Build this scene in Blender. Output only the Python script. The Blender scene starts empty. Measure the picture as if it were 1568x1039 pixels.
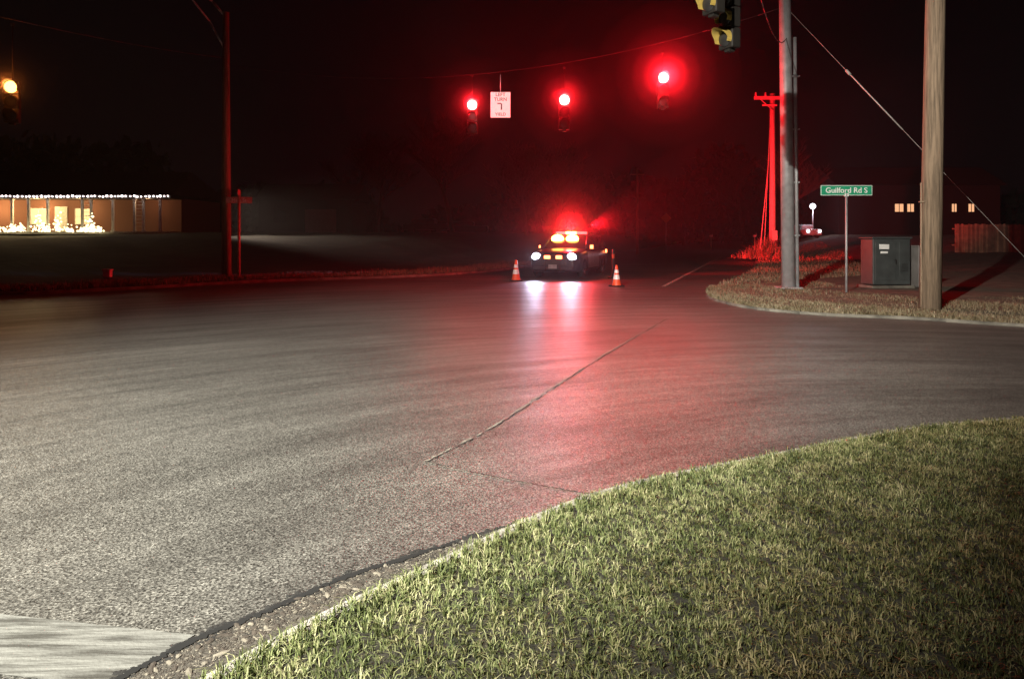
import bpy, bmesh, math, random
import numpy as np
from mathutils import Vector, Matrix
from mathutils.geometry import tessellate_polygon
random.seed(4); rng=np.random.default_rng(7)
scene=bpy.context.scene
scene.view_settings.view_transform='Standard'
try: scene.view_settings.look='None'
except Exception: pass
COL=scene.collection

# ------------------------------------------------------------------ helpers
def new_mat(name):
    m=bpy.data.materials.new(name); m.use_nodes=True
    nt=m.node_tree; b=nt.nodes['Principled BSDF']; return m,nt,b
def simple(name,c,rough=.6,metal=0,var=.25,scale=8,bump=.0,bscale=40):
    m,nt,b=new_mat(name); N=nt.nodes; L=nt.links
    tc=N.new('ShaderNodeTexCoord'); n=N.new('ShaderNodeTexNoise'); n.inputs['Scale'].default_value=scale; n.inputs['Detail'].default_value=5
    L.new(tc.outputs['Object'],n.inputs['Vector'])
    r=N.new('ShaderNodeValToRGB'); r.color_ramp.elements[0].position=.3; r.color_ramp.elements[1].position=.7
    r.color_ramp.elements[0].color=(*[x*(1-var) for x in c],1); r.color_ramp.elements[1].color=(*[min(1,x*(1+var)) for x in c],1)
    L.new(n.outputs['Fac'],r.inputs['Fac']); L.new(r.outputs['Color'],b.inputs['Base Color'])
    b.inputs['Roughness'].default_value=rough; b.inputs['Metallic'].default_value=metal
    if bump>0:
        n2=N.new('ShaderNodeTexNoise'); n2.inputs['Scale'].default_value=bscale; n2.inputs['Detail'].default_value=4
        L.new(tc.outputs['Object'],n2.inputs['Vector'])
        bp=N.new('ShaderNodeBump'); bp.inputs['Strength'].default_value=bump; bp.inputs['Distance'].default_value=.02
        L.new(n2.outputs['Fac'],bp.inputs['Height']); L.new(bp.outputs['Normal'],b.inputs['Normal'])
    return m
def emis(name,c,s):
    m,nt,b=new_mat(name)
    b.inputs['Base Color'].default_value=(.05,.05,.05,1)
    b.inputs['Emission Color'].default_value=(*c,1); b.inputs['Emission Strength'].default_value=s
    return m
def mist(name,dens,g=.3):
    mm=bpy.data.materials.new(name); mm.use_nodes=True; nt=mm.node_tree; nt.nodes.clear()
    out=nt.nodes.new('ShaderNodeOutputMaterial'); v=nt.nodes.new('ShaderNodeVolumeScatter'); v.inputs['Density'].default_value=dens; v.inputs['Anisotropy'].default_value=g; v.inputs['Color'].default_value=(1,1,1,1)
    nt.links.new(v.outputs[0],out.inputs['Volume']); return mm
def obj(name,me,parent=None,mats=()):
    o=bpy.data.objects.new(name,me); COL.objects.link(o)
    for m in mats: me.materials.append(m)
    if parent: o.parent=parent
    return o
def empty(name,loc=(0,0,0),rz=0):
    o=bpy.data.objects.new(name,None); COL.objects.link(o); o.location=loc; o.rotation_euler=(0,0,rz); o.empty_display_size=.2; return o
def bm_obj(name,bm,parent=None,mats=(),smooth=False):
    me=bpy.data.meshes.new(name); bm.to_mesh(me); bm.free()
    if smooth:
        for p in me.polygons: p.use_smooth=True
    return obj(name,me,parent,mats)
def add_box(bm,c,s,rot=None,mi=0,bev=0):
    r=bmesh.ops.create_cube(bm,size=1)
    M=Matrix.Translation(c)@(rot if rot else Matrix.Identity(4))@Matrix.Diagonal((*s,1))
    bmesh.ops.transform(bm,matrix=M,verts=r['verts'])
    fs=set(f for v in r['verts'] for f in v.link_faces)
    for f in fs: f.material_index=mi
    if bev>0:
        es=set(e for v in r['verts'] for e in v.link_edges)
        rr=bmesh.ops.bevel(bm,geom=list(es),offset=bev,segments=2,affect='EDGES',profile=.5)
        for f in rr['faces']: f.material_index=mi
def box(name,c,s,mat,parent=None,bev=0,rot=None):
    bm=bmesh.new(); add_box(bm,c,s,rot,0,bev); return bm_obj(name,bm,parent,[mat])
def add_tube(bm,a,b,r1,r2=None,seg=10,mi=0,caps=True):
    r2=r1 if r2 is None else r2
    a=Vector(a); b=Vector(b); d=(b-a); 
    if d.length<1e-6: return
    q=d.to_track_quat('Z','Y'); 
    A=[];B=[]
    for i in range(seg):
        t=2*math.pi*i/seg; v=Vector((math.cos(t),math.sin(t),0))
        A.append(bm.verts.new(a+q@(v*r1))); B.append(bm.verts.new(b+q@(v*r2)))
    for i in range(seg):
        j=(i+1)%seg; f=bm.faces.new((A[i],A[j],B[j],B[i])); f.material_index=mi; f.smooth=True
    if caps:
        f=bm.faces.new(A[::-1]); f.material_index=mi; f=bm.faces.new(B); f.material_index=mi
def tube(name,a,b,r1,r2,mat,parent=None,seg=14):
    bm=bmesh.new(); add_tube(bm,a,b,r1,r2,seg); return bm_obj(name,bm,parent,[mat])
def add_path(bm,pts,r,seg=6,mi=0):
    for i in range(len(pts)-1): add_tube(bm,pts[i],pts[i+1],r,r,seg,mi)
def lathe(bm,prof,seg=24,mi=0,M=Matrix.Identity(4)):
    rings=[]
    for (r,z) in prof:
        rings.append([bm.verts.new(M@Vector((r*math.cos(2*math.pi*i/seg),r*math.sin(2*math.pi*i/seg),z))) for i in range(seg)])
    for k in range(len(rings)-1):
        for i in range(seg):
            j=(i+1)%seg; f=bm.faces.new((rings[k][i],rings[k][j],rings[k+1][j],rings[k+1][i])); f.material_index=mi; f.smooth=True
def text(name,s,loc,size,mat,parent,rot=(math.pi/2,0,0),off=0):
    c=bpy.data.curves.new(name,'FONT'); c.body=s; c.size=size; c.align_x='CENTER'; c.align_y='CENTER'; c.extrude=.002; c.offset=off
    o=bpy.data.objects.new(name,c); COL.objects.link(o); c.materials.append(mat); o.parent=parent; o.location=loc; o.rotation_euler=rot; return o
def light(name,typ,loc,col,power,parent=None,target=None,size=60,blend=.5,rad=.1):
    l=bpy.data.lights.new(name,typ); l.color=col; l.energy=power
    l.shadow_soft_size=rad
    if typ=='SPOT': l.spot_size=math.radians(size); l.spot_blend=blend
    o=bpy.data.objects.new(name,l); COL.objects.link(o); o.location=loc
    if target is not None: o.rotation_euler=(Vector(target)-Vector(loc)).to_track_quat('-Z','Y').to_euler()
    if parent:
        bpy.context.view_layer.update(); o.parent=parent; o.matrix_parent_inverse=parent.matrix_world.inverted()
    return o
def catmull(P,n=6):
    P=[Vector((*p,0)) for p in P]; out=[]
    for i in range(len(P)-1):
        p0=P[max(i-1,0)];p1=P[i];p2=P[i+1];p3=P[min(i+2,len(P)-1)]
        d=(p2-p1).length
        m1=(p2-p0).normalized()*d; m2=(p3-p1).normalized()*d
        for k in range(n):
            t=k/n; h00=2*t**3-3*t**2+1;h10=t**3-2*t**2+t;h01=-2*t**3+3*t**2;h11=t**3-t**2
            out.append(h00*p1+h10*m1+h01*p2+h11*m2)
    out.append(P[-1]); return [(p.x,p.y) for p in out]
def sm(a,b,x):
    t=np.clip((x-a)/(b-a),0,1); return t*t*(3-2*t)

# ------------------------------------------------------------------ world
w=bpy.data.worlds.new("World"); scene.world=w; w.use_nodes=True
wn=w.node_tree; bg=wn.nodes['Background']
tc=wn.nodes.new('ShaderNodeTexCoord'); sp=wn.nodes.new('ShaderNodeSeparateXYZ'); wn.links.new(tc.outputs['Generated'],sp.inputs[0])
rp=wn.nodes.new('ShaderNodeValToRGB'); rp.color_ramp.elements[0].color=(.0022,.0010,.0012,1); rp.color_ramp.elements[1].position=.5; rp.color_ramp.elements[1].color=(.0010,.0008,.0010,1)
wn.links.new(sp.outputs['Z'],rp.inputs[0]); wn.links.new(rp.outputs[0],bg.inputs['Color']); bg.inputs['Strength'].default_value=1

# ------------------------------------------------------------------ camera
cam=bpy.data.cameras.new('camera'); co=bpy.data.objects.new('camera',cam); COL.objects.link(co)
co.location=(0,0,1.6); co.rotation_euler=(math.pi/2,0,0); cam.sensor_width=36; cam.lens=26; cam.shift_y=-.1015
cam.clip_end=2000; scene.camera=co

# ------------------------------------------------------------------ materials
def asphalt():
    m,nt,b=new_mat('asphalt'); N=nt.nodes; L=nt.links
    g=N.new('ShaderNodeNewGeometry')
    def noise(vec,sc,det=4,ro=.6):
        n=N.new('ShaderNodeTexNoise'); n.inputs['Scale'].default_value=sc; n.inputs['Detail'].default_value=det; n.inputs['Roughness'].default_value=ro
        L.new(vec,n.inputs['Vector']); return n
    P=g.outputs['Position']
    sub=N.new('ShaderNodeVectorMath'); sub.operation='SUBTRACT'; L.new(P,sub.inputs[0]); sub.inputs[1].default_value=(5,-1,0)
    ln=N.new('ShaderNodeVectorMath'); ln.operation='LENGTH'; L.new(sub.outputs[0],ln.inputs[0])
    s2=N.new('ShaderNodeSeparateXYZ'); L.new(sub.outputs[0],s2.inputs[0])
    at=N.new('ShaderNodeMath'); at.operation='ARCTAN2'; L.new(s2.outputs[1],at.inputs[0]); L.new(s2.outputs[0],at.inputs[1])
    am=N.new('ShaderNodeMath'); am.operation='MULTIPLY'; L.new(at.outputs[0],am.inputs[0]); am.inputs[1].default_value=1.6
    cb=N.new('ShaderNodeCombineXYZ'); L.new(ln.outputs['Value'],cb.inputs[0]); L.new(am.outputs[0],cb.inputs[1])
    arc=noise(cb.outputs[0],2.6,6,.7)
    arc2=noise(cb.outputs[0],.55,2)
    big=noise(P,.35,4); fine=noise(P,80,2,.6); mid=noise(P,11,4,.6)
    vo=N.new('ShaderNodeTexVoronoi'); vo.inputs['Scale'].default_value=100; L.new(P,vo.inputs['Vector'])
    def ramp(src,a,b_,c0,c1):
        r=N.new('ShaderNodeMapRange'); r.inputs[1].default_value=a; r.inputs[2].default_value=b_; r.inputs[3].default_value=c0; r.inputs[4].default_value=c1
        L.new(src,r.inputs[0]); return r.outputs[0]
    def mul(a,b_):
        x=N.new('ShaderNodeMath'); x.operation='MULTIPLY'; L.new(a,x.inputs[0]); L.new(b_,x.inputs[1]); return x.outputs[0]
    f=ramp(arc.outputs['Fac'],.3,.7,.62,1.38)
    f=mul(f,ramp(arc2.outputs['Fac'],.3,.7,.85,1.15))
    f=mul(f,ramp(big.outputs['Fac'],.3,.7,.8,1.2))
    f=mul(f,ramp(fine.outputs['Fac'],.38,.64,.35,1.65))
    f=mul(f,ramp(mid.outputs['Fac'],.3,.7,.82,1.18))
    sepc=N.new('ShaderNodeSeparateColor'); L.new(vo.outputs['Color'],sepc.inputs[0])
    f=mul(f,ramp(sepc.outputs[0],0,1,.35,1.65))
    sc=N.new('ShaderNodeMath'); sc.operation='MULTIPLY'; L.new(f,sc.inputs[0]); sc.inputs[1].default_value=.084
    mx=N.new('ShaderNodeCombineColor'); 
    for i,k in enumerate((1.05,1.0,.90)):
        x=N.new('ShaderNodeMath'); x.operation='MULTIPLY'; L.new(sc.outputs[0],x.inputs[0]); x.inputs[1].default_value=k; L.new(x.outputs[0],mx.inputs[i])
    L.new(mx.outputs[0],b.inputs['Base Color'])
    L.new(ramp(arc.outputs['Fac'],.3,.7,.50,.36),b.inputs['Roughness'])
    b.inputs['Specular IOR Level'].default_value=.55
    ad=N.new('ShaderNodeMath'); ad.operation='ADD'; L.new(fine.outputs['Fac'],ad.inputs[0]); L.new(vo.outputs['Distance'],ad.inputs[1])
    bp=N.new('ShaderNodeBump'); bp.inputs['Strength'].default_value=.42; bp.inputs['Distance'].default_value=.005
    L.new(ad.outputs[0],bp.inputs['Height']); L.new(bp.outputs['Normal'],b.inputs['Normal'])
    return m
M_as=asphalt()
def grassmat(name,ca,cb_,cc,nscale=1.2,tint=None):
    m,nt,b=new_mat(name); N=nt.nodes; L=nt.links
    g=N.new('ShaderNodeNewGeometry')
    n=N.new('ShaderNodeTexNoise'); n.inputs['Scale'].default_value=nscale; n.inputs['Detail'].default_value=6; n.inputs['Roughness'].default_value=.7
    L.new(g.outputs['Position'],n.inputs['Vector'])
    a=N.new('ShaderNodeMath'); a.operation='MULTIPLY_ADD'; L.new(g.outputs['Random Per Island'],a.inputs[0]); a.inputs[1].default_value=.75; 
    mr=N.new('ShaderNodeMapRange'); mr.inputs[1].default_value=.3; mr.inputs[2].default_value=.7; mr.inputs[3].default_value=-.3; mr.inputs[4].default_value=.55
    L.new(n.outputs['Fac'],mr.inputs[0]); L.new(mr.outputs[0],a.inputs[2])
    r=N.new('ShaderNodeValToRGB'); e=r.color_ramp.elements; e[0].position=.05; e[0].color=(*ca,1); e[1].position=.95; e[1].color=(*cc,1)
    k=e.new(.5); k.color=(*cb_,1)
    L.new(a.outputs[0],r.inputs[0]); out=r.outputs[0]
    if tint:   # browner, darker blade tint away from the kerb strip
        n2=N.new('ShaderNodeTexNoise'); n2.inputs['Scale'].default_value=1.3; n2.inputs['Detail'].default_value=5; L.new(g.outputs['Position'],n2.inputs['Vector'])
        n3=N.new('ShaderNodeMath'); n3.operation='MULTIPLY'; L.new(n2.outputs['Fac'],n3.inputs[0]); n3.inputs[1].default_value=2.4
        sx=N.new('ShaderNodeVectorMath'); sx.operation='DOT_PRODUCT'; L.new(g.outputs['Position'],sx.inputs[0]); sx.inputs[1].default_value=(.55,-.45,0)
        ad=N.new('ShaderNodeMath'); ad.operation='ADD'; L.new(sx.outputs['Value'],ad.inputs[0]); L.new(n3.outputs[0],ad.inputs[1])
        m2=N.new('ShaderNodeMapRange'); m2.inputs[1].default_value=-.4; m2.inputs[2].default_value=1.3; L.new(ad.outputs[0],m2.inputs[0])
        mx=N.new('ShaderNodeMix'); mx.data_type='RGBA'; mx.blend_type='MULTIPLY'; L.new(m2.outputs[0],mx.inputs[0]); L.new(out,mx.inputs[6]); mx.inputs[7].default_value=(*tint,1); out=mx.outputs[2]
    L.new(out,b.inputs['Base Color']); b.inputs['Roughness'].default_value=.6
    b.inputs['Specular IOR Level'].default_value=.3
    return m
M_grass=grassmat('lawn_blades',(.022,.032,.010),(.15,.178,.062),(.38,.36,.20),6,(.66,.47,.42))
M_dry=grassmat('dry_grass',(.08,.065,.035),(.17,.14,.08),(.28,.235,.16))
M_soil=simple('soil',(.022,.019,.012),.95,0,.5,12,.6,60)
M_lawn=simple('dark_lawn',(.03,.032,.016),.95,0,.5,.8,.5,30)
M_dirt=simple('verge_dirt',(.10,.082,.055),.95,0,.5,3,.6,40)
M_conc=simple('concrete',(.30,.28,.25),.85,0,.4,9,.4,60)
M_kerb=simple('dirty_kerb',(.13,.12,.10),.9,0,.5,3,.5,60)
M_galv=simple('galvanised_steel',(.36,.37,.38),.5,.3,.2,5)
def wood(name,c):
    m,nt,b=new_mat(name); N=nt.nodes; L=nt.links; tc=N.new('ShaderNodeTexCoord'); mp=N.new('ShaderNodeMapping'); mp.inputs['Scale'].default_value=(1,1,.05); L.new(tc.outputs['Object'],mp.inputs[0])
    n=N.new('ShaderNodeTexNoise'); n.inputs['Scale'].default_value=22; n.inputs['Detail'].default_value=6; n.inputs['Roughness'].default_value=.7; L.new(mp.outputs[0],n.inputs['Vector'])
    r=N.new('ShaderNodeValToRGB'); r.color_ramp.elements[0].position=.35; r.color_ramp.elements[0].color=(*[x*.35 for x in c],1); r.color_ramp.elements[1].position=.6; r.color_ramp.elements[1].color=(*c,1)
    L.new(n.outputs['Fac'],r.inputs[0]); L.new(r.outputs[0],b.inputs['Base Color']); b.inputs['Roughness'].default_value=.85
    bp=N.new('ShaderNodeBump'); bp.inputs['Strength'].default_value=.5; bp.inputs['Distance'].default_value=.02; L.new(n.outputs['Fac'],bp.inputs['Height']); L.new(bp.outputs[0],b.inputs['Normal']); return m
M_wood=wood('pole_wood',(.30,.22,.15))
M_black=simple('black_rubber',(.015,.015,.015),.7)
M_dark=simple('dark_metal',(.03,.03,.03),.5,.3)
M_sigy=simple('signal_housing',(.014,.012,.010),.6)
M_visor=simple('visor_yellow',(.45,.33,.08),.45)
M_white=simple('white_paint',(.8,.8,.78),.5,0,.05)
M_green=simple('sign_green',(.02,.30,.16),.4,0,.08)
M_redlit=simple('sign_red_lit',(.55,.25,.22),.5)  # red light on sign and post put into their base colour
M_wire=simple('wire',(.04,.04,.04),.5)
M_cable=simple('guy_steel',(.45,.43,.4),.5)
M_far=simple('weathered_pole',(.45,.40,.36),.8,0,.1)

# ------------------------------------------------------------------ ground & roads
near=[(-2.6,-40),(-2.4,-6),(-2.15,0),(-1.75,1.5),(-1.38,2.2),(-1.07,2.67),(-.817,3.04),(-.443,3.48),(.057,4.07),(.458,4.47),(.914,4.79),(1.41,5.06),(1.98,5.37),(2.6,5.71),(3.29,6.04),(4.4,6.35),(6.5,6.6),(10,6.75),(60,6.8)]
right=[(60,11.6),(20,11.7),(12,12.0),(8.96,12.9),(7.64,14.0),(6.1,14.8),(5.15,16.2),(5.0,18.8),(5.9,22),(7.7,26),(10.6,33),(14.8,45),(19.5,60),(33,100),(70,200)]
left=[(-90,12),(-30,17.3),(-13.6,19.8),(-11.2,21.8),(-9.4,24.3),(-7.6,25.9),(-4.5,27.9),(-2.2,30.2),(-.1,34.8),(3.2,45),(7.5,60),(19,100),(52,200)]
nearS=catmull(near); rightS=catmull(right); leftS=catmull(left)
def hillL(y,o): return 1.75*sm(30,62,y)*sm(0,14,o)
def hillR(y,o): return 1.6*sm(38,78,y)*sm(0,14,o)
def hill0(y,o): return 0*y
def strip(name,line,d,h,offs,hill,mats,kw=.14,und=.03,jit=0):
    d=Vector(d).normalized(); bm=bmesh.new(); rows=[]
    O=[(0,-.05),(0.0,h-.015),(.015,h),(kw,h)]+[(o,h+.004+.02*(i>0)) for i,o in enumerate(offs)]
    for (x,y) in line:
        row=[]; j=random.uniform(0,jit)
        for (o,z) in O:
            X=x+d.x*(o+j);Y=y+d.y*(o+j)
            zz=z+float(hill(Y,o)) + (0 if o<=kw+.01 else und*math.sin(X*1.7+Y)*min(o,1.5)/1.5)
            row.append(bm.verts.new((X,Y,zz)))
        rows.append(row)
    for a in range(len(rows)-1):
        for k in range(len(O)-1):
            f=bm.faces.new((rows[a][k],rows[a+1][k],rows[a+1][k+1],rows[a][k+1])); f.material_index=0 if k<3 else 1
    bmesh.ops.recalc_face_normals(bm,faces=bm.faces)
    return bm_obj(name,bm,None,mats)
offs=[.16,.5,1,2,4,7,10,14,20,35,60,120,200]
strip('front_lawn',nearS,(.7,-.7,0),.045,[.10,.4,1,2,4,8,20,40],hill0,[M_conc,M_soil],.085,0)
strip('corner_verge',catmull(right,10),(.8,.6,0),.06,offs,hillR,[M_kerb,M_dirt],jit=.06)
strip('field',leftS,(-.7,.7,0),.09,offs,hillL,[M_kerb,M_lawn])
bm=bmesh.new(); bmesh.ops.create_grid(bm,x_segments=4,y_segments=4,size=900)
g=bm_obj('ground',bm,None,[M_lawn]); g.location.z=-.06
def flat(name,pts,z,mat):
    vs=[Vector((x,y,z)) for x,y in pts]; t=tessellate_polygon([vs]); me=bpy.data.meshes.new(name); me.from_pydata(vs,[],t)
    bm=bmesh.new(); bm.from_mesh(me); bmesh.ops.recalc_face_normals(bm,faces=bm.faces)
    if sum(f.normal.z for f in bm.faces)<0: bmesh.ops.reverse_faces(bm,faces=bm.faces)
    bm.to_mesh(me); bm.free(); return obj(name,me,None,[mat])
flat('road',leftS+[(x+.4,y+.3) for x,y in rightS[::-1]]+[(60,6.8)]+nearS[::-1]+[(-90,-40)],0,M_as)

def worn_paint(name,c,base,lo,hi,stretch):
    m,nt,b=new_mat(name); N=nt.nodes; L=nt.links
    g_=N.new('ShaderNodeNewGeometry'); mp=N.new('ShaderNodeMapping'); mp.inputs['Scale'].default_value=stretch; mp.inputs['Rotation'].default_value=(0,0,math.radians(-38))
    L.new(g_.outputs['Position'],mp.inputs[0]); n=N.new('ShaderNodeTexNoise'); n.inputs['Scale'].default_value=6; n.inputs['Detail'].default_value=8; n.inputs['Roughness'].default_value=.7; L.new(mp.outputs[0],n.inputs['Vector'])
    r=N.new('ShaderNodeValToRGB'); r.color_ramp.elements[0].position=lo; r.color_ramp.elements[0].color=(*base,1); r.color_ramp.elements[1].position=hi; r.color_ramp.elements[1].color=(*c,1)
    L.new(n.outputs['Fac'],r.inputs[0]); L.new(r.outputs[0],b.inputs['Base Color']); b.inputs['Roughness'].default_value=.7
    n2=N.new('ShaderNodeTexNoise'); n2.inputs['Scale'].default_value=70; L.new(g_.outputs['Position'],n2.inputs['Vector'])
    bp=N.new('ShaderNodeBump'); bp.inputs['Strength'].default_value=.5; bp.inputs['Distance'].default_value=.006; L.new(n2.outputs['Fac'],bp.inputs['Height']); L.new(bp.outputs[0],b.inputs['Normal'])
    return m
M_stop=worn_paint('stop_bar_paint',(.17,.168,.155),(.04,.038,.033),.40,.60,(.3,3.6,1))
M_line=worn_paint('line_paint',(.4,.38,.33),(.12,.11,.1),.35,.6,(1,1,1))
flat('stop_line_marking',[(-7,3.85),(-2.2,3.13),(-1.27,2.96),(-1.43,2.62),(-1.9,2.70),(-7,3.40)],.004,M_stop)
def ribbon(name,pts,wd,z,mat,jit=0,lift=0,gap=0):
    P=catmull(pts,24) if len(pts)>2 else [(pts[0][0]+(pts[1][0]-pts[0][0])*t/40,pts[0][1]+(pts[1][1]-pts[0][1])*t/40) for t in range(41)]
    bm=bmesh.new(); prev=None
    for i,(x,y) in enumerate(P):
        j=min(i+1,len(P)-1); k=max(i-1,0); t=Vector((P[j][0]-P[k][0],P[j][1]-P[k][1],0)).normalized(); n=Vector((-t.y,t.x,0))
        jj=random.uniform(-jit,jit); ww=wd*(random.uniform(.4,1.4) if jit else 1)
        if gap and random.random()<gap: prev=None; continue
        c=Vector((x,y,z))+n*jj
        a=bm.verts.new(c-n*ww/2); m_=bm.verts.new(c+Vector((0,0,lift))); b_=bm.verts.new(c+n*ww/2)
        if prev:
            bm.faces.new((prev[0],a,m_,prev[1])); bm.faces.new((prev[1],m_,b_,prev[2]))
        prev=(a,m_,b_)
    bmesh.ops.recalc_face_normals(bm,faces=bm.faces)
    if sum(f.normal.z for f in bm.faces)<0: bmesh.ops.reverse_faces(bm,faces=bm.faces)
    return bm_obj(name,bm,None,[mat])
M_tar=simple('tar',(.012,.011,.010),.9)
M_gap=simple('joint_gap',(.004,.004,.004),1)
M_tan=simple('joint_sand',(.17,.15,.125),.9,0,.5,40)
cr=[(-.618,5.22),(-.18,6.14),(.378,7.64),(1.3,10.06),(2.95,14.15)]
cr2=[(-.618,5.22),(-.3,5.0),(.025,4.8),(.46,4.56)]
ribbon('pavement_joint',cr,.018,.005,M_tan,.009,0,.08)
ribbon('pavement_joint',[(x+.018,y-.006) for x,y in cr],.010,.006,M_tar,.009,0,.08)
ribbon('pavement_joint',cr2,.013,.005,M_tan,.006,0,.1)
ribbon('pavement_joint',[(x,y+.014) for x,y in cr2],.010,.006,M_tar,.006,0,.05)
ribbon('edge_line_marking',[(5.0-.25,23.2),(17.2,60)],.13,.004,M_line)
seam=[(-1.9,1.9),(-1.62,2.3),(-1.41,2.67),(-1.23,2.94),(-1.06,3.12),(-.774,3.45),(-.286,3.85),(.171,4.21),(.5,4.5)]
M_gut=simple('gutter_silt',(.060,.052,.042),.95,0,.6,14,1,70)
flat('gutter',seam+[(.45,4.42),(.057,4.04),(-.443,3.45),(-.817,3.01),(-1.07,2.64),(-1.38,2.17),(-1.65,1.7)],.004,M_gut)
ribbon('joint_opening',seam[1:7],.034,.009,M_gap,.010)
ribbon('joint_opening',[(.12,4.10),(.3,4.27),(.42,4.38)],.03,.009,M_gap,.012,0,.15)
ico_bm=bmesh.new(); bmesh.ops.create_icosphere(ico_bm,subdivisions=1,radius=1); ico_bm.verts.index_update()
IV=np.array([v.co[:] for v in ico_bm.verts]); IF=np.array([[v.index for v in f.verts] for f in ico_bm.faces]); ico_bm.free()
def pebbles(name,C,S,A,mats,mi=None,parent=None):
    C=np.array(C);S=np.array(S);A=np.array(A); n=len(C); V=IV[None]*S[:,None,:]
    c,s=np.cos(A)[:,None],np.sin(A)[:,None]; X=V[:,:,0]*c-V[:,:,1]*s; Y=V[:,:,0]*s+V[:,:,1]*c
    V=np.stack([X,Y,V[:,:,2]],2)+C[:,None,:]; F=(IF[None]+(np.arange(n)*len(IV))[:,None,None]).reshape(-1,3)
    me=bpy.data.meshes.new(name); me.from_pydata(V.reshape(-1,3).tolist(),[],F.tolist())
    o=obj(name,me,parent,mats)
    if mi is not None: me.polygons.foreach_set('material_index',np.repeat(np.array(mi),len(IF)).astype(np.int32))
    return o
SM=catmull(seam,40); C=[];S=[];A_=[]
for i,(x,y) in enumerate(SM):
    if y<2: continue
    x+=.02*math.sin(i*.27)+.012*math.sin(i*1.1)
    for k in range(7):
        s=random.uniform(.003,.016); C.append((x+random.gauss(0,.016),y+random.gauss(0,.016),.001)); S.append((s*random.uniform(.8,2),s,s*.4)); A_.append(random.random()*6)
pebbles('broken_asphalt_edge',C,S,A_,[M_tar])
C=[];S=[];A_=[];MI=[]
for i in range(5000):
    t=random.random()**.8; a=SM[int(t*(len(SM)-1))]; ox=random.uniform(.01,.28)*(1.05-t*.9)
    x=a[0]+ox*.72; y=a[1]-ox*.69
    if y<1.9: continue
    s=random.uniform(.0012,.0045) if random.random()<.96 else random.uniform(.006,.014)
    C.append((x,y,.005)); S.append((s*random.uniform(.8,2.8),s,s*.6)); A_.append(random.random()*6); MI.append(random.choice((0,1,1)))
pebbles('gravel',C,S,A_,[simple('gravel_a',(.16,.14,.11),.9),simple('gravel_b',(.045,.035,.027),.9)],MI)

# ------------------------------------------------------------------ grass
def blades(name,x,y,z,hmin,hmax,wmin,wmax,mat,lean=.5,hs=1):
    n=len(x); h=rng.uniform(hmin,hmax,n)*rng.uniform(.7,1,n)*hs; wd=rng.uniform(wmin,wmax,n)/2
    a=rng.uniform(0,2*np.pi,n); la=rng.uniform(0,2*np.pi,n); l=np.abs(rng.normal(0,lean,n))*h
    cx,sx=np.cos(a)*wd,np.sin(a)*wd; lx,ly=np.cos(la)*l,np.sin(la)*l
    V=np.zeros((n,5,3))
    V[:,0]=np.c_[x-cx,y-sx,z-.01]; V[:,1]=np.c_[x+cx,y+sx,z-.01]
    V[:,2]=np.c_[x+lx*.35-cx*.8,y+ly*.35-sx*.8,z+h*.6]; V[:,3]=np.c_[x+lx*.35+cx*.8,y+ly*.35+sx*.8,z+h*.6]
    V[:,4]=np.c_[x+lx,y+ly,z+h*np.clip(1-.25*l/h,.4,1)]
    base=(np.arange(n)*5)[:,None]
    loops=(base+np.array([0,1,3,2, 2,3,4])[None]).ravel()
    me=bpy.data.meshes.new(name); me.vertices.add(n*5); me.vertices.foreach_set('co',V.ravel().astype(np.float32))
    me.loops.add(n*7); me.loops.foreach_set('vertex_index',loops.astype(np.int32))
    me.polygons.add(n*2); ls=(np.arange(n)*7)[:,None]+np.array([0,4])[None]
    me.polygons.foreach_set('loop_start',ls.ravel().astype(np.int32))
    me.update(calc_edges=True)
    return obj(name,me,None,[mat])
kx=np.array([p[0] for p in near]); ky=np.array([p[1] for p in near])
def lawnpts(n,x0,x1,y0,y1):
    x=rng.uniform(x0,x1,n); y=rng.uniform(y0,y1,n); edge=np.interp(x,kx,ky)
    k=y<edge-.07-rng.uniform(0,.06,n); return x[k],y[k]
xa,ya=lawnpts(470000,-1.9,6.2,1.8,6.6)
k=(xa<ya*.78+.9); xa,ya=xa[k],ya[k]
xb,yb=lawnpts(60000,-2.4,11,-2,6.8); k=~((xb<yb*.78+.9)&(yb>1.8)); xb,yb=xb[k],yb[k]
x=np.r_[xa,xb]; y=np.r_[ya,yb]
cell=.05; ix=np.floor(x/cell); iy=np.floor(y/cell)
h1=np.modf(np.abs(np.sin(ix*127.1+iy*311.7)*43758.5))[0]; h2_=np.modf(np.abs(np.sin(ix*269.5+iy*183.3)*43758.5))[0]
tx=(ix+.2+.6*h1)*cell; ty=(iy+.2+.6*h2_)*cell; pull=.45
x=x+(tx-x)*pull+rng.normal(0,.006,len(x)); y=y+(ty-y)*pull+rng.normal(0,.006,len(x))
hsc=.65+.75*h1
blades('lawn_grass',x,y,np.full(len(x),.062),.018,.052,.003,.0060,M_grass,1.05,hsc)
def along(line,d,n,o0,o1,hill,h,i0,i1,pw=1):
    L=np.array(line); idx=rng.uniform(i0,i1,n); i=idx.astype(int); i=np.clip(i,0,len(L)-2); t=(idx-i)[:,None]
    p=L[i]*(1-t)+L[i+1]*t; o=o0+(o1-o0)*rng.random(n)**pw; d=np.array(d)/np.hypot(*d)
    X=p[:,0]+d[0]*o; Y=p[:,1]+d[1]*o
    z=h+hill(Y,o)+.03*np.sin(X*1.7+Y)*np.minimum(o,1.5)/1.5
    return X,Y,z
X,Y,Z=along(rightS,(.8,.6),42000,.02,6,hillR,.07,6,8*6,1.7)
blades('verge_grass',X,Y,Z,.03,.11,.006,.014,M_dry,.9)
X,Y,Z=along(rightS,(.8,.6),12000,.3,10,hillR,.07,8*6,12*6,1)
blades('roadside_weeds',X,Y,Z,.05,.24,.01,.022,M_dry,.6)
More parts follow.
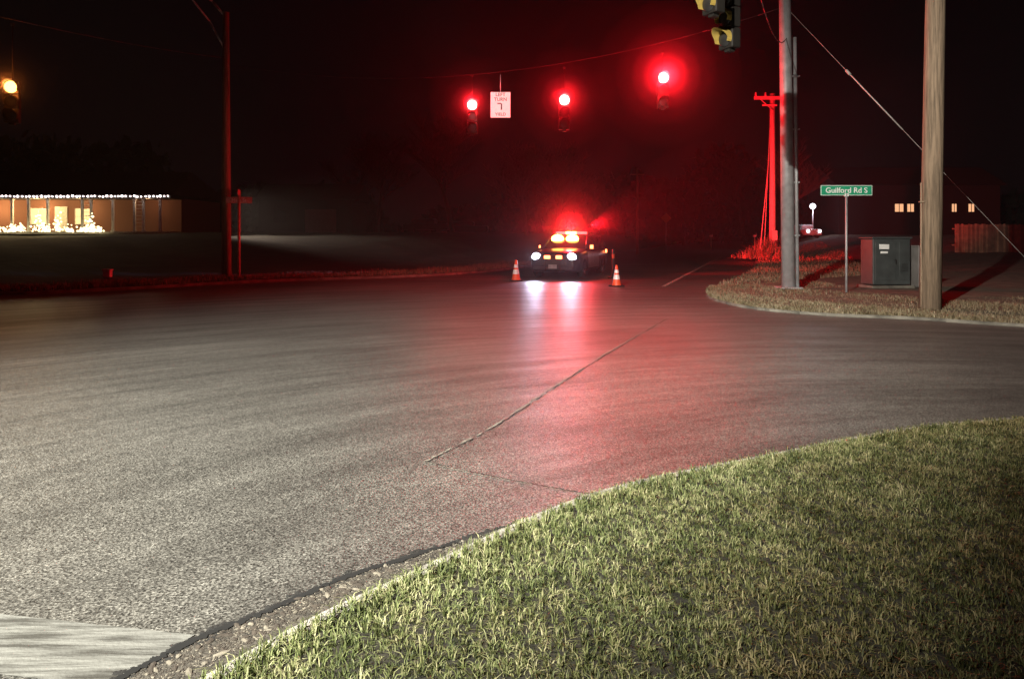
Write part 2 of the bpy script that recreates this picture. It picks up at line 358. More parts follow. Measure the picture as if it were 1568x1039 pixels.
n=1800; a=rng.uniform(0,6.28,n); r_=np.abs(rng.normal(0,1.0,n)); X=15.7+np.cos(a)*r_; Y=45.6+np.sin(a)*r_
blades('brush',X,Y,np.full(n,.2),.3,1.5,.02,.04,M_dry,.45,1.25-.5*r_.clip(0,2))
X,Y,Z=along(leftS,(-.7,.7),14000,.1,2.2,hillL,.10,2*6,8.5*6,1.5)
blades('verge_grass',X,Y,Z,.06,.24,.008,.018,M_dry,.6)

# ------------------------------------------------------------------ poles
def pole(name,a,b,r1,r2,mat,seg=20):
    e=empty(name,a); 
    A=Vector((0,0,-.1)); B=Vector(b)-Vector(a)
    tube('shaft',A,B,r1,r2,mat,e,seg); return e
up=pole('utility_pole',(8.76,15.5,.1),(8.95,15.5,11),.215,.17,M_wood)
bm=bmesh.new(); add_tube(bm,(-.2,-.03,0),(-.2,-.03,2.6),.02,.02,8); add_box(bm,(-.2,-.05,2.2),(.1,.06,.03)); bm_obj('ground_conduit',bm,up,[M_wood])
sp_=pole('signal_pole',(7.85,21,.1),(7.72,21,10.5),.19,.15,M_galv)
bm=bmesh.new(); add_tube(bm,(.24,-.05,0),(.16,-.05,7.1),.05,.05,10)
for z in (1.5,3,4.5,6): add_box(bm,(.12,-.05,z),(.34,.08,.04))
add_box(bm,(0,0,.02),(.6,.6,.05),bev=.01)
bm_obj('conduit_and_base',bm,sp_,[M_galv])
lp=pole('street_lamp',(-10.0,25.9,.1),(-10.02,25.9,9.4),.17,.11,M_wood)
bm=bmesh.new()
add_path(bm,[(0,0,9.1),(-.5,0,9.7),(-1.6,0,10.4),(-2.6,0,10.7)],.04,8)
add_path(bm,[(0,0,7.9),(-.6,0,9.0),(-1.6,0,10.25)],.03,8)
bm_obj('lamp_arm',bm,lp,[M_galv])
bm=bmesh.new(); add_box(bm,(-2.95,0,10.72),(.75,.3,.16),bev=.06); bm_obj('lamp_head',bm,lp,[M_dark])

rp_=pole('utility_pole',(16.2,46,.1),(16.2,46,10.4),.21,.16,M_far,14)
bm=bmesh.new(); add_box(bm,(-.25,-.2,10.0),(1.9,.12,.2)); add_box(bm,(-.25,-.2,9.55),(.9,.1,.1))
for x in (-1.1,-.5,.55): add_tube(bm,(x,-.2,10.05),(x,-.2,10.35),.07,.05,8)
add_tube(bm,(-.9,-.2,10),(0,-.2,9.2),.03,.03,6)
add_tube(bm,(-.1,0,9.4),(-.75,-.6,0),.025,.025,6); add_tube(bm,(-.1,0,7.4),(-1.1,-.8,0),.03,.03,6)
add_box(bm,(.0,-.28,1.5),(.35,.2,.6)); 
bm_obj('crossarm_and_guys',bm,rp_,[M_far])
tp=pole('utility_pole',(10.5,62,.1),(10.5,62,7.2),.12,.09,M_wood,10)
box('crossarm',(0,0,6.6),(1.2,.1,.1),M_wood,tp)

gw=empty('guy_wire',(7.75,21,9.0))
a=Vector((0,0,-.9)); b=Vector((13.6-7.75,18.3-21,.1-9.0)); bm=bmesh.new(); add_tube(bm,a,b,.005,.005,6)
add_tube(bm,a.lerp(b,.26),a.lerp(b,.46),.018,.018,8); add_tube(bm,a.lerp(b,.245),a.lerp(b,.262),.04,.04,8)
bm_obj('strand',bm,gw,[M_cable])

# ------------------------------------------------------------------ span wires, signals
A=Vector((-10,25.9,7.6)); B=Vector((7.78,21,8.1))
def sagp(A,B,t,s): p=A.lerp(B,t); p.z-=s*4*t*(1-t); return p
sw=empty('span_wire',(0,0,0)); bm=bmesh.new()
add_path(bm,[sagp(A,B,i/24,1.15) for i in range(25)],.006,6)
A2=Vector((7.78,21,8.6)); B2=Vector((-3.2,4.0,7.6))
add_path(bm,[sagp(A2,B2,i/24,.8) for i in range(25)],.010,6)
A3=Vector((-10,25.9,7.8)); B3=Vector((-18,3,7.8)); add_path(bm,[sagp(A3,B3,i/24,.9) for i in range(25)],.010,6)
add_path(bm,[sagp(Vector((7.75,21,9.6)),Vector((8.93,15.5,10.3)),i/8,.1) for i in range(9)],.012,6)
add_path(bm,[sagp(Vector((7.8,21,7.2)),Vector((4.4,13.2,6.0)),i/12,.45) for i in range(13)],.012,6)
bm_obj('cables',bm,sw,[M_wire])

MG=[mist('lamp_bloom_a',.0028),mist('lamp_bloom_b',.0055),mist('lamp_bloom_c',.012),mist('lamp_bloom_d',.028),mist('lamp_bloom_e',.10)]  # scatter densities for added shells that imitate bloom, no real mist puffs
def bloom_shells(parent,loc,rs,mats=MG):  # nested spheres added round a light to give it a halo
    for r,m in zip(rs,mats):
        bm=bmesh.new(); bmesh.ops.create_icosphere(bm,subdivisions=4,radius=r); o=bm_obj('lamp_mist',bm,parent,[m]); o.location=loc
def halo(s): return (2.1*s,1.45*s,1.0*s,.66*s,.40*s)
def signal(loc,lit,core,lampcol,power,rz=0,hang=.8,housing=M_sigy,vis=None,nsec=3,hl=0):
    e=empty('traffic_signal',loc,rz); vis=vis or housing
    bm=bmesh.new()
    for i in range(nsec):
        add_box(bm,(0,0.1,-.36*i),(.34,.2,.35),bev=.02)
    add_tube(bm,(0,.1,.17),(0,.1,hang),.012,.012,8); add_box(bm,(0,.1,hang),(.08,.04,.05))
    add_box(bm,(0,.1,-.36*(nsec-1)-.2),(.12,.12,.05))
    bm_obj('housing',bm,e,[housing])
    bm=bmesh.new()
    for i in range(nsec):
        seg=18; prev=None
        for k in range(seg+1):
            t=math.radians(-30+240*k/seg); c=Vector((math.cos(t)*.16,0,math.sin(t)*.16-.36*i))
            ln=.10+.16*max(0,math.sin(t))
            a=bm.verts.new(c); b_=bm.verts.new(c+Vector((0,-ln,0)))
            if prev: bm.faces.new((prev[0],a,b_,prev[1]))
            prev=(a,b_)
    o=bm_obj('visors',bm,e,[vis]); sd=o.modifiers.new('s','SOLIDIFY'); sd.thickness=.006
    for i in range(nsec):
        bm=bmesh.new(); r=bmesh.ops.create_uvsphere(bm,u_segments=20,v_segments=10,radius=.15)
        bmesh.ops.transform(bm,matrix=Matrix.Translation((0,-.005,-.36*i))@Matrix.Diagonal((1,.25,1,1)),verts=r['verts'])
        bm_obj('lens_lit' if i==lit else 'lens',bm,e,[core if i==lit else M_dark],True)
    if power>0:
        d=Matrix.Rotation(rz,4,'Z')@Vector((0,-.36,-.36*lit))
        light('lamp','POINT',Vector(loc)+d,lampcol,power,e,rad=.12)
    if hl: bloom_shells(e,(0,-.36,-.36*lit),halo(hl))
    return e
RED=(1,.006,.014)
E_red=emis('red_lens_lit',(1,.66,.54),9); E_amb=emis('amber_lens_lit',(1,.60,.14),5)
signal((-1.26,23.4,5.72),0,E_red,RED,420,hang=.95,hl=.62)
signal((1.60,22.6,5.73),0,E_red,RED,540,hang=1.0,hl=.72)
signal((4.48,21.9,6.26),0,E_red,RED,1250,hang=.75,hl=1.0)
signal((-12.6,18.6,5.33),0,E_amb,(1,.22,.03),60,rz=.3,hang=1.6,hl=.45)
signal((3.72,12.9,5.75),-1,None,None,0,rz=math.radians(-62),hang=.9,vis=M_visor)
signal((3.25,12.2,6.15),-1,None,None,0,rz=math.radians(-62),hang=.5,vis=M_visor)
hs=empty('traffic_sign',(-.36,23.15,5.68)); 
box('panel',(0,0,0),(.62,.03,.80),M_white,hs,bev=.01)
tube('hanger',(0,.03,.4),(0,.03,.95),.012,.012,M_galv,hs)
text('legend','LEFT\nTURN',(0,-.019,.24),.15,M_dark,hs,off=.002); text('legend_2','YIELD',(0,-.019,-.30),.13,M_dark,hs,off=.002)
bm=bmesh.new(); add_box(bm,(.03,-.019,-.06),(.04,.006,.2)); add_box(bm,(-.04,-.019,.04),(.12,.006,.035)); bm_obj('arrow',bm,hs,[M_dark])

# ------------------------------------------------------------------ street signs, small furniture
ss=empty('street_sign',(8.77,19.4,.1))
tube('post',(0,0,-.1),(0,0,2.6),.03,.03,M_galv,ss)
bm=bmesh.new(); add_box(bm,(0,0,2.68),(1.36,.02,.27),bev=.008); bm_obj('blade',bm,ss,[M_green])
bm=bmesh.new(); 
for (c,s) in (((0,-.011,2.805),(1.34,.004,.012)),((0,-.011,2.555),(1.34,.004,.012)),((-.665,-.011,2.68),(.012,.004,.24)),((.665,-.011,2.68),(.012,.004,.24))): add_box(bm,c,s)
add_box(bm,(0,.0,2.56),(.1,.05,.08))
bm_obj('border',bm,ss,[M_white]); text('name_text','Guilford Rd S',(0,-.013,2.675),.20,M_white,ss,off=.003)
ss2=empty('street_sign',(-9.45,25.6,.1),.25)
tube('post',(0,0,-.1),(0,0,2.95),.045,.045,M_redlit,ss2)
bm=bmesh.new(); add_box(bm,(0,0,2.72),(.85,.02,.22),bev=.006); add_box(bm,(0.0,0,2.98),(.02,.8,.2),bev=.006); bm_obj('blades',bm,ss2,[M_redlit])
text('name_text','Main St',(0,-.013,2.71),.16,M_white,ss2)
um=empty('utility_marker',(-14.0,25.6,.15)); 
bm=bmesh.new(); add_box(bm,(0,0,.12),(.26,.2,.24),bev=.03); add_box(bm,(0,0,.26),(.3,.24,.05),bev=.02); bm_obj('pedestal',bm,um,[simple('pedestal_grey',(.8,.75,.7),.6)])
M_cab=simple('cabinet_metal',(.07,.08,.08),.45,.3,.25,3); M_cab2=simple('cabinet_grey',(.22,.21,.20),.5,.2,.2,3)
cb=empty('utility_cabinet',(10.75,21.3,.1),.12)
bm=bmesh.new(); add_box(bm,(0,0,.75),(1.15,.6,1.3),bev=.025); add_box(bm,(0,0,1.43),(1.22,.68,.06),bev=.02)
add_box(bm,(-.2,-.312,.78),(.62,.02,1.1),bev=.006); add_box(bm,(.38,-.312,.78),(.32,.02,1.1),bev=.006)
bm_obj('body',bm,cb,[M_cab]); box('plinth',(0,0,.0),(1.3,.8,.16),M_kerb,cb,.02)
bm=bmesh.new(); add_box(bm,(-.25,-.327,1.18),(.3,.006,.14)); add_box(bm,(-.25,-.327,1.02),(.22,.006,.06)); bm_obj('label',bm,cb,[M_white])
bm=bmesh.new()
for k in range(6): add_box(bm,(.38,-.328,.5+k*.04),(.2,.012,.012))
add_tube(bm,(.08,-.33,.8),(.08,-.37,.8),.02,.02,8); add_box(bm,(.08,-.37,.76),(.02,.02,.12)); bm_obj('louvres_handle',bm,cb,[M_dark])
cb2=empty('utility_cabinet',(11.72,21.2,.1),.12)
bm=bmesh.new(); add_box(bm,(0,0,.6),(.42,.4,1.15),bev=.02); add_box(bm,(0,0,1.19),(.46,.44,.05),bev=.015); add_box(bm,(0,-.21,.62),(.34,.02,.95),bev=.005)
bm_obj('body',bm,cb2,[M_cab2])

M_or=simple('cone_orange',(.85,.10,.03),.5); M_refl=simple('cone_collar',(.85,.85,.85),.3)
def cone(x,y,s=1):
    e=empty('traffic_cone',(x,y,0),random.random())
    bm=bmesh.new(); lathe(bm,[(.15,.04),(.125,.17),(.112,.24)],20,0); lathe(bm,[(.114,.24),(.087,.39)],20,1); lathe(bm,[(.085,.39),(.075,.45)],20,0); lathe(bm,[(.077,.45),(.059,.55)],20,1); lathe(bm,[(.057,.55),(.035,.70),(.028,.71),(.0,.71)],20,0)
    add_box(bm,(0,0,.024),(.38,.38,.04),bev=.012,mi=2)
    bmesh.ops.scale(bm,vec=(s,s,s),verts=bm.verts)
    bm_obj('cone_body',bm,e,[M_or,M_refl,M_black])
cone(.14,25.9,1.05); cone(3.28,23.2,.95)
dl=empty('delineator_post',(3.78,27.6,0)); bm=bmesh.new(); lathe(bm,[(.2,0),(.2,.04),(.06,.06),(.05,1.05),(.035,1.1),(0,1.1)],16,0); lathe(bm,[(.053,.75),(.053,.9)],16,1); bm_obj('post',bm,dl,[M_dark,M_or])

# ------------------------------------------------------------------ police car (SUV)
pc=empty('police_car',(2.35,29.6,0),math.radians(-20))
M_paint=simple('car_paint',(.015,.015,.018),.3,.2); M_pw=simple('car_white',(.5,.5,.5),.35); M_glass=simple('car_glass',(.01,.012,.015),.08)
M_chr=simple('chrome',(.5,.5,.5),.25,.9)
bm=bmesh.new()
st=[(-2.42,.72,.36,.70),(-2.38,.84,.28,.84),(-2.15,.95,.24,.96),(-1.7,.97,.24,1.03),(-1.0,.975,.24,1.09),(-.5,.975,.24,1.10),(.8,.975,.24,1.11),(1.7,.97,.24,1.12),(2.3,.95,.28,1.12),(2.42,.88,.36,1.05)]
rings=[]
for (y,w_,zb,zt) in st:
    h=zt-zb; pr=[(-w_*.86,zb),(-w_,zb+.14*h),(-w_,zb+.6*h),(-w_*.965,zb+.85*h),(-w_*.86,zt-.02),(-w_*.5,zt+.012),(0,zt+.02)]
    pr=pr+[(-x,z) for x,z in pr[-2::-1]]
    rings.append([bm.verts.new((x,y,z)) for x,z in pr])
for k in range(len(rings)-1):
    n=len(rings[k])
    for i in range(n):
        j=(i+1)%n; f=bm.faces.new((rings[k][i],rings[k][j],rings[k+1][j],rings[k+1][i])); f.smooth=True
        if k in (4,5): f.material_index=1 if i in(1,2,9,10) else 0
bm.faces.new(rings[0]); bm.faces.new(rings[-1][::-1]); bmesh.ops.recalc_face_normals(bm,faces=bm.faces)
bm_obj('body',bm,pc,[M_paint,M_pw])
bm=bmesh.new()
gl=[(1.07,-.95,2.38,.88),(1.3,-.6,2.25,.82),(1.55,-.22,2.05,.74)]
rr=[[bm.verts.new(v) for v in ((-w_,y0,z),(w_,y0,z),(w_,y1,z),(-w_,y1,z))] for z,y0,y1,w_ in gl]
for k in range(2):
    for i in range(4):
        j=(i+1)%4; bm.faces.new((rr[k][i],rr[k][j],rr[k+1][j],rr[k+1][i]))
bm.faces.new(rr[-1]); bmesh.ops.recalc_face_normals(bm,faces=bm.faces); bm_obj('windows',bm,pc,[M_glass])
bm=bmesh.new(); add_box(bm,(0,.92,1.575),(1.5,2.3,.07),bev=.033)
for s in(-1,1):
    for (p,q,) in (((s*.885,-.97,1.07),(s*.74,-.23,1.56)),((s*.885,2.38,1.07),(s*.74,2.04,1.56)),((s*.888,.45,1.09),(s*.75,.45,1.56)),((s*.888,1.5,1.09),(s*.75,1.45,1.56))): add_tube(bm,p,q,.04,.035,8)
    add_box(bm,(s*1.04,-.72,1.16),(.2,.1,.16),bev=.03)
bm_obj('roof_pillars_mirrors',bm,pc,[M_paint])
for s in(-1,1):
    for y,nm in((-1.5,'front'),(1.5,'rear')):
        bm=bmesh.new(); M=Matrix.Translation((s*.86,y,.37))@Matrix.Rotation(math.pi/2,4,'Y')
        lathe(bm,[(0,-.1),(.24,-.11),(.34,-.12),(.37,-.08),(.37,.08),(.34,.125),(.24,.12)],24,0,M); lathe(bm,[(.24,.12),(.21,.09),(.06,.10),(0,.11)],10,1,M); lathe(bm,[(.24,-.12),(.21,-.135),(.06,-.13),(0,-.13)],10,1,M)
        bm_obj('wheel_'+nm,bm,pc,[M_black,M_chr])
bm=bmesh.new(); add_box(bm,(0,-2.44,.62),(1.0,.06,.24),bev=.02)
for k in range(4): add_box(bm,(0,-2.475,.54+k*.05),(.94,.02,.012))
add_box(bm,(0,-2.43,.38),(1.5,.1,.1),bev=.03); 
for s in (-1,1): add_tube(bm,(s*.28,-2.52,.34),(s*.28,-2.5,.86),.03,.03,8)
add_tube(bm,(-.28,-2.5,.86),(.28,-2.5,.86),.03,.03,8)
bm_obj('grille_push_bar',bm,pc,[M_dark]); box('licence_plate',(0,-2.50,.45),(.32,.01,.15),simple('plate',(.25,.25,.25),.5),pc)
E_hd=emis('headlight',(.78,.78,1),22); E_am=emis('beacon_amber',(1,.60,.10),14); E_rb=emis('beacon_red',(1,.03,.03),12); E_rg=emis('grille_red',(1,.20,.06),9)
bm=bmesh.new()
for s in(-1,1):
    r=bmesh.ops.create_uvsphere(bm,u_segments=16,v_segments=8,radius=.14); bmesh.ops.transform(bm,matrix=Matrix.Translation((s*.68,-2.34,.80))@Matrix.Diagonal((1.25,.6,1.1,1)),verts=r['verts'])
bm_obj('headlights',bm,pc,[E_hd],True)
box('light_bar_base',(0,.1,1.625),(1.3,.3,.05),M_black,pc,.01)
bm=bmesh.new()
for i,x in enumerate((-.52,-.31,-.1,.11,.32,.53)):
    add_box(bm,(x,.1,1.70),(.19,.28,.10),bev=.03,mi=(1,1,0,0,1,1)[i])
bm_obj('light_bar',bm,pc,[E_am,E_rb])
bm=bmesh.new()
for x in(-.42,.18): 
    r=bmesh.ops.create_uvsphere(bm,u_segments=16,v_segments=8,radius=.21); bmesh.ops.transform(bm,matrix=Matrix.Translation((x,-.42,1.46))@Matrix.Diagonal((1.25,.5,.85,1)),verts=r['verts'])
bm_obj('amber_flashers',bm,pc,[E_am],True)
bm=bmesh.new()
for x in(-.2,.25): add_box(bm,(x,-2.53,.80),(.24,.03,.12),bev=.02)
add_box(bm,(-1.05,-.78,1.16),(.06,.03,.1)); add_box(bm,(1.05,-.78,1.16),(.12,.03,.14)); add_box(bm,(.99,2.0,.95),(.03,.2,.14))
bm_obj('grille_lights',bm,pc,[E_rg])
bloom_shells(pc,(0,-.1,1.85),(2.9,2.2,1.6,1.1,.7),[mist('car_bloom_a',.002),mist('car_bloom_b',.004),mist('car_bloom_c',.007),mist('car_bloom_d',.014),mist('car_bloom_e',.03)])  # scatter shells added to imitate the red bloom over the car
bpy.context.view_layer.update()
Mp=pc.matrix_world
for s in(-1,1):
    l0=Mp@Vector((s*.68,-2.55,.82))
    light('headlight_lamp','SPOT',l0,(.70,.74,1),230,pc,target=l0+Vector((-.9 if s<0 else -.1,-10,-.4)),size=60,blend=.9,rad=.08)
light('beam_left','SPOT',Mp@Vector((-.75,-2.55,.85)),(.5,.56,1),3600,pc,target=(-14,28.5,.75),size=12,blend=1,rad=.1)
light('beacon','POINT',Mp@Vector((0,-.1,1.95)),RED,1200,pc,rad=.15)
light('beacon_sweep','SPOT',Mp@Vector((.6,.9,2.0)),RED,80000,pc,target=(16.6,46,5.4),size=38,blend=.4,rad=.1)
light('beacon_sweep_2','SPOT',Mp@Vector((.6,-.4,1.9)),RED,6000,pc,target=(12,32,.1),size=32,blend=1,rad=.1)
light('beacon_sweep_3','SPOT',Mp@Vector((-.6,-.2,1.9)),RED,1800,pc,target=(-10,26,2.6),size=36,blend=.8,rad=.1)

# ------------------------------------------------------------------ houses
M_brick=simple('brick',(.20,.09,.06),.9,0,.3,20); M_roof=simple('shingles',(.03,.028,.025),.9,0,.3,6); M_trim=simple('white_trim',(.6,.58,.52),.6)
E_bulb=emis('string_bulb',(1,.80,.76),12); E_win=emis('lit_window',(1,.66,.26),1.6); E_dec=emis('lit_decoration',(1,.82,.45),3.0)
hz=1.80
h=empty('house',(-37,60,hz))
box('walls',(0,4.4,1.35),(20,8,2.9),M_brick,h); box('porch_floor',(0,-.8,.0),(20,2.6,.2),M_conc,h)
box('porch_ceiling',(0,-.8,2.74),(20.4,2.7,.08),M_sigy,h); box('fascia',(0,-2.2,2.82),(20.6,.06,.24),M_sigy,h)
bm=bmesh.new(); 
P=[(-10.6,-2.35,2.95),(10.6,-2.35,2.95),(10.6,8.8,2.95),(-10.6,8.8,2.95),(-9.6,3.2,5.2),(9.6,3.2,5.2)]
v=[bm.verts.new(p) for p in P]
for f in((0,1,5,4),(1,2,5),(2,3,4,5),(3,0,4)): bm.faces.new([v[i] for i in f])
bm_obj('roof',bm,h,[M_roof])
bm=bmesh.new()
for x in (-9.6,-7.2,-4.9,-2.2,-.9,.6,3.3,4.0,5.7,7.4,8.1,9.4):
    add_box(bm,(x,-2.0,1.36),(.16,.16,2.66))
    add_box(bm,(x,-2.0,2.6),(.26,.26,.1)); add_box(bm,(x,-2.0,.12),(.26,.26,.12))
for x0,x1 in((3.3,4.0),(7.4,8.1)):
    for z in np.arange(.5,2.5,.28): add_box(bm,((x0+x1)/2,-2.0,z),(x1-x0,.04,.04))
bm_obj('columns',bm,h,[M_trim])
C=[];S=[];A_=[]
for i in range(69): C.append((-10.2+i*.30+random.uniform(-.06,.06),-2.34,2.84+random.uniform(-.03,.03))); s=random.uniform(.05,.10); S.append((s,s,s)); A_.append(0)
pebbles('string_lights',C,S,A_,[E_bulb],None,h)
bm=bmesh.new()
for x in(-6,-1.6,2.0): add_box(bm,(x,.39,1.35),(1.2,.05,1.2))
bm_obj('lit_windows',bm,h,[E_win])
bm=bmesh.new()
for x in(-6,-1.6,2.0):
    for dx in(-.63,0,.63): add_box(bm,(x+dx,.34,1.35),(.06,.06,1.3))
    for dz in(-.63,0,.63): add_box(bm,(x,.33,1.35+dz),(1.3,.05,.06))
add_box(bm,(.2,.37,1.1),(1.0,.06,2.1))
bm_obj('window_frames_door',bm,h,[M_trim])
C=[];S=[];A_=[]
for i in range(17):
    x=-8.5+i*.86+random.uniform(-.35,.35)
    if x>5.6: continue
    tall=random.choice((.6,.6,1.0,1.9)); wdt=random.choice((.15,.25,.35))
    for k in range(34):
        s=random.uniform(.05,.1); C.append((x+random.gauss(0,wdt),-2.7+random.gauss(0,.15),.10+abs(random.gauss(0,.30))*tall)); S.append((s,s,s)); A_.append(0)
pebbles('lit_shrub_decorations',C,S,A_,[E_dec],None,h)
for x,pw in((-8,160),(-4.5,290),(-1,300),(2.5,130)): light('porch_lamp','POINT',(-37+x,60-1.0,hz+2.0),(1,.68,.30),pw,h,rad=.15)
light('porch_lamp','POINT',(-37+8,58.8,hz+2.4),(1,.6,.3),40,h,rad=.15)
light('yard_lamp','SPOT',(-24.5,57.5,hz+3.0),(1,.78,.62),5500,h,target=(-14,51,1.1),size=46,blend=1,rad=.1)

h2=empty('house',(43,78,1.5))
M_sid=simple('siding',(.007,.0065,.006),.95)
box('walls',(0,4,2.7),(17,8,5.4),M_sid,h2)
bm=bmesh.new(); P=[(-9,-.5,5.4),(9,-.5,5.4),(9,8.5,5.4),(-9,8.5,5.4),(-9,4,7.6),(9,4,7.6)]; v=[bm.verts.new(p) for p in P]
for f in((0,1,5,4),(1,2,5),(2,3,4,5),(3,0,4)): bm.faces.new([v[i] for i in f])
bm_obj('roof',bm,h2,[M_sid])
bm=bmesh.new()
for x,ww in((-2.2,.9),(-1.0,.7),(3.6,.5),(5.4,.6)): add_box(bm,(x,-.03,3.0),(ww,.05,.85))
bm_obj('lit_windows',bm,h2,[emis('lit_window_far',(1,.5,.25),1.1)])
bm=bmesh.new()
for x,ww in((-2.2,.9),(-1.0,.7),(3.6,.5),(5.4,.6)):
    add_box(bm,(x,-.08,3.45),(ww+.16,.05,.08)); add_box(bm,(x,-.08,2.55),(ww+.16,.05,.08)); add_box(bm,(x,-.08,3.0),(.05,.05,.85))
    add_box(bm,(x-ww/2-.04,-.08,3.0),(.06,.05,.9)); add_box(bm,(x+ww/2+.04,-.08,3.0),(.06,.05,.9))
bm_obj('window_frames',bm,h2,[M_sid])
h3=empty('house',(-20,72,1.8)); box('walls',(0,3,1.6),(9,7,3.2),M_sid,h3)
bm=bmesh.new(); P=[(-5,-.8,3.2),(5,-.8,3.2),(5,7,3.2),(-5,7,3.2),(-5,3,5),(5,3,5)]; v=[bm.verts.new(p) for p in P]
for f in((0,1,5,4),(1,2,5),(2,3,4,5),(3,0,4)): bm.faces.new([v[i] for i in f])
bm_obj('roof',bm,h3,[M_roof]); box('garage_door',(1.5,-.53,1.2),(3,.05,2.2),simple('garage_paint',(.2,.19,.18),.6),h3); box('window',(-2.4,-.53,1.6),(1.2,.05,1.1),M_glass,h3)

fe=empty('wooden_fence',(30,50,.55)); bm=bmesh.new()
for i in range(130):
    hh=1.8+random.uniform(-.04,.04); add_box(bm,(i*.152,random.uniform(-.01,.01)+i*.004,hh/2-.2),(.135,.02,hh+.4),mi=random.choice((0,0,1)))
bm_obj('boards',bm,fe,[simple('fence_wood',(.20,.14,.09),.85,0,.35,3),simple('fence_wood_dark',(.12,.08,.055),.85,0,.35,3)])
bm=bmesh.new(); add_box(bm,(9.8,.35,1.5),(20,.05,.09),rot=Matrix.Rotation(.026,4,'Z')); add_box(bm,(9.8,.35,.4),(20,.05,.09),rot=Matrix.Rotation(.026,4,'Z')); bm_obj('rails',bm,fe,[M_wood])
light('beacon_sweep_4','SPOT',Mp@Vector((.65,.6,2.0)),RED,3500,pc,target=(36,50,.6),size=15,blend=.9,rad=.1)

fl=empty('street_lamp',(30.5,75,1.5)); tube('post',(0,0,0),(0,0,2.9),.06,.05,M_galv,fl)
bm=bmesh.new(); bmesh.ops.create_icosphere(bm,subdivisions=2,radius=.30); o=bm_obj('lamp_globe',bm,fl,[emis('far_lamp_white',(.95,.9,1),5)],True); o.location=(0,0,3.05)
light('lamp','POINT',(30.5,74.4,4.6),(.9,.85,1),300,fl,rad=.2)
def far_car(x,y,z,rz):
    e=empty('parked_car',(x,y,z),rz); bm=bmesh.new(); add_box(bm,(0,0,.62),(1.8,4.4,.62),bev=.15); add_box(bm,(0,.3,1.12),(1.5,2.3,.5),bev=.2)
    for a in(-.8,.8):
        for b_ in(-1.35,1.35): add_tube(bm,(a-.1,b_,.32),(a+.1,b_,.32),.32,.32,16,1)
    bm_obj('body',bm,e,[M_paint if x<0 else M_pw,M_black]); 
    return e
c1=far_car(29.5,75,1.3,.1); bm=bmesh.new()
for x in(-.6,.6): add_tube(bm,(x,-2.2,.72),(x,-2.26,.72),.14,.14,14)
bm_obj('headlights',bm,c1,[emis('far_headlight',(.95,.95,1),8)])
far_car(-8,70,1.8,1.4); far_car(-4.5,72,1.6,1.5)
ws=empty('warning_sign',(12.5,60,.1)); tube('post',(0,0,0),(0,0,2.6),.04,.04,M_galv,ws); box('panel',(0,-.05,2.9),(.6,.02,.6),simple('sign_yellow',(.25,.2,.08),.5),ws,rot=Matrix.Rotation(math.pi/4,4,'Y'))
for (x,y) in ((18.3,68),(21.0,64)):
    mb=empty('mailbox',(x,y,.35)); tube('post',(0,0,0),(0,0,1.1),.05,.05,M_wood,mb)
    bm=bmesh.new(); add_box(bm,(0,0,1.2),(.22,.5,.2),bev=.08); add_box(bm,(.13,0,1.3),(.02,.06,.16)); bm_obj('box',bm,mb,[M_pw])

# ------------------------------------------------------------------ trees
M_bark=simple('bark',(.07,.055,.045),.95)
def tree_mesh(seed,H):
    R=random.Random(seed); bm=bmesh.new()
    def br(p,d,l,r,dep):
        n=3; q=p
        for i in range(n):
            d2=(d+Vector((R.gauss(0,.10),R.gauss(0,.10),R.gauss(0,.05)))).normalized(); q2=q+d2*l/n
            add_tube(bm,q,q2,r*(1-i*.15),r*(1-(i+1)*.15),5 if dep>2 else 4 if dep>1 else 3,caps=False); q=q2; d=d2
            if dep>0 and (i>0 or dep<4):
                for k in range(2):
                    a=R.uniform(0,6.28); s=Vector((math.cos(a),math.sin(a),R.uniform(.2,.9))).normalized()
                    br(q,(d*.55+s*.8).normalized(),l*R.uniform(.5,.72),r*.5,dep-1)
        if dep>0: br(q,d,l*.6,r*.5,dep-1)
    br(Vector((0,0,0)),Vector((0,0,1)),H*.42,H*.02,4)
    me=bpy.data.meshes.new('tree_branches'); bm.to_mesh(me); bm.free(); me.materials.append(M_bark); return me
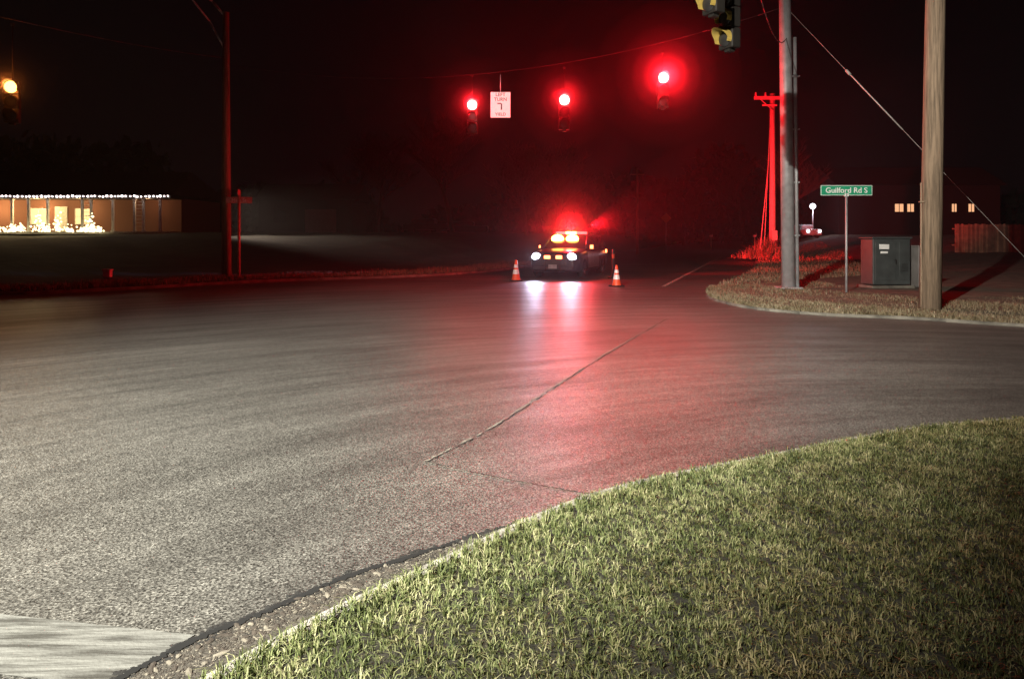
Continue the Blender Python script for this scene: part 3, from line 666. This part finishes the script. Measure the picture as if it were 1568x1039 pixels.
tms=[tree_mesh(3,10),tree_mesh(8,11)]
for i,(x,y,z,s) in enumerate(((-12,66,1.7,1.0),(-5,63,1.6,1.15),(1.5,74,1.2,1.1),(5,86,.8,1.2),(24,66,1,1.0),(-17,80,1.8,1.2),(30,96,1.6,1.2))):
    o=bpy.data.objects.new('bare_tree',tms[i%2]); COL.objects.link(o); o.location=(x,y,z); o.scale=(s,s,s); o.rotation_euler=(0,0,i*1.3)
n=26000; ang=rng.uniform(-1.15,1.15,n); rad=rng.uniform(118,150,n); prof=9+4*np.sin(ang*9)+3*np.sin(ang*23+1)+2*np.sin(ang*51)
zz=rng.random(n)**.8*prof; cx=rad*np.sin(ang)+rng.normal(0,1,n); cy=rad*np.cos(ang)
bl=blades('distant_trees',cx,cy,zz,.8,2.2,.5,1.4,simple('tree_mass',(.03,.035,.02),.95),.9)

# ------------------------------------------------------------------ thin night mist
bm=bmesh.new(); add_box(bm,(5,40,6.5),(50,50,14)); 
bm_obj('night_mist',bm,None,[mist('night_mist',.0022,.6)])

# ------------------------------------------------------------------ street lamp behind the photographer (lights the foreground)
sl=empty('street_lamp',(-8.5,-4.5,0))
tube('shaft',(0,0,0),(0,0,7.4),.13,.09,M_galv,sl)
bm=bmesh.new(); add_path(bm,[(0,0,7.3),(1.2,.3,7.8),(2.6,.6,7.9)],.04,8); bm_obj('arm',bm,sl,[M_galv])
bm=bmesh.new(); add_box(bm,(3.0,.7,7.92),(.8,.32,.16),bev=.05); bm_obj('head',bm,sl,[M_dark])
KL=(-5.4,-3.8,7.7)
light('lamp_foreground','SPOT',KL,(1,.98,.86),43000,sl,target=(-2.3,7.0,0),size=55,blend=1,rad=.05)
light('lamp_far','SPOT',(-5.3,-3.8,7.65),(1,.92,.80),30000,sl,target=(9,17,1.2),size=42,blend=1,rad=.1)
light('sign_fill','SPOT',(-5.3,-3.8,7.6),(1,.95,.9),22000,sl,target=(-.36,23.15,5.68),size=5,blend=.8,rad=.1)  # added narrow spot brightening the hanging sign, not a lamp of the street
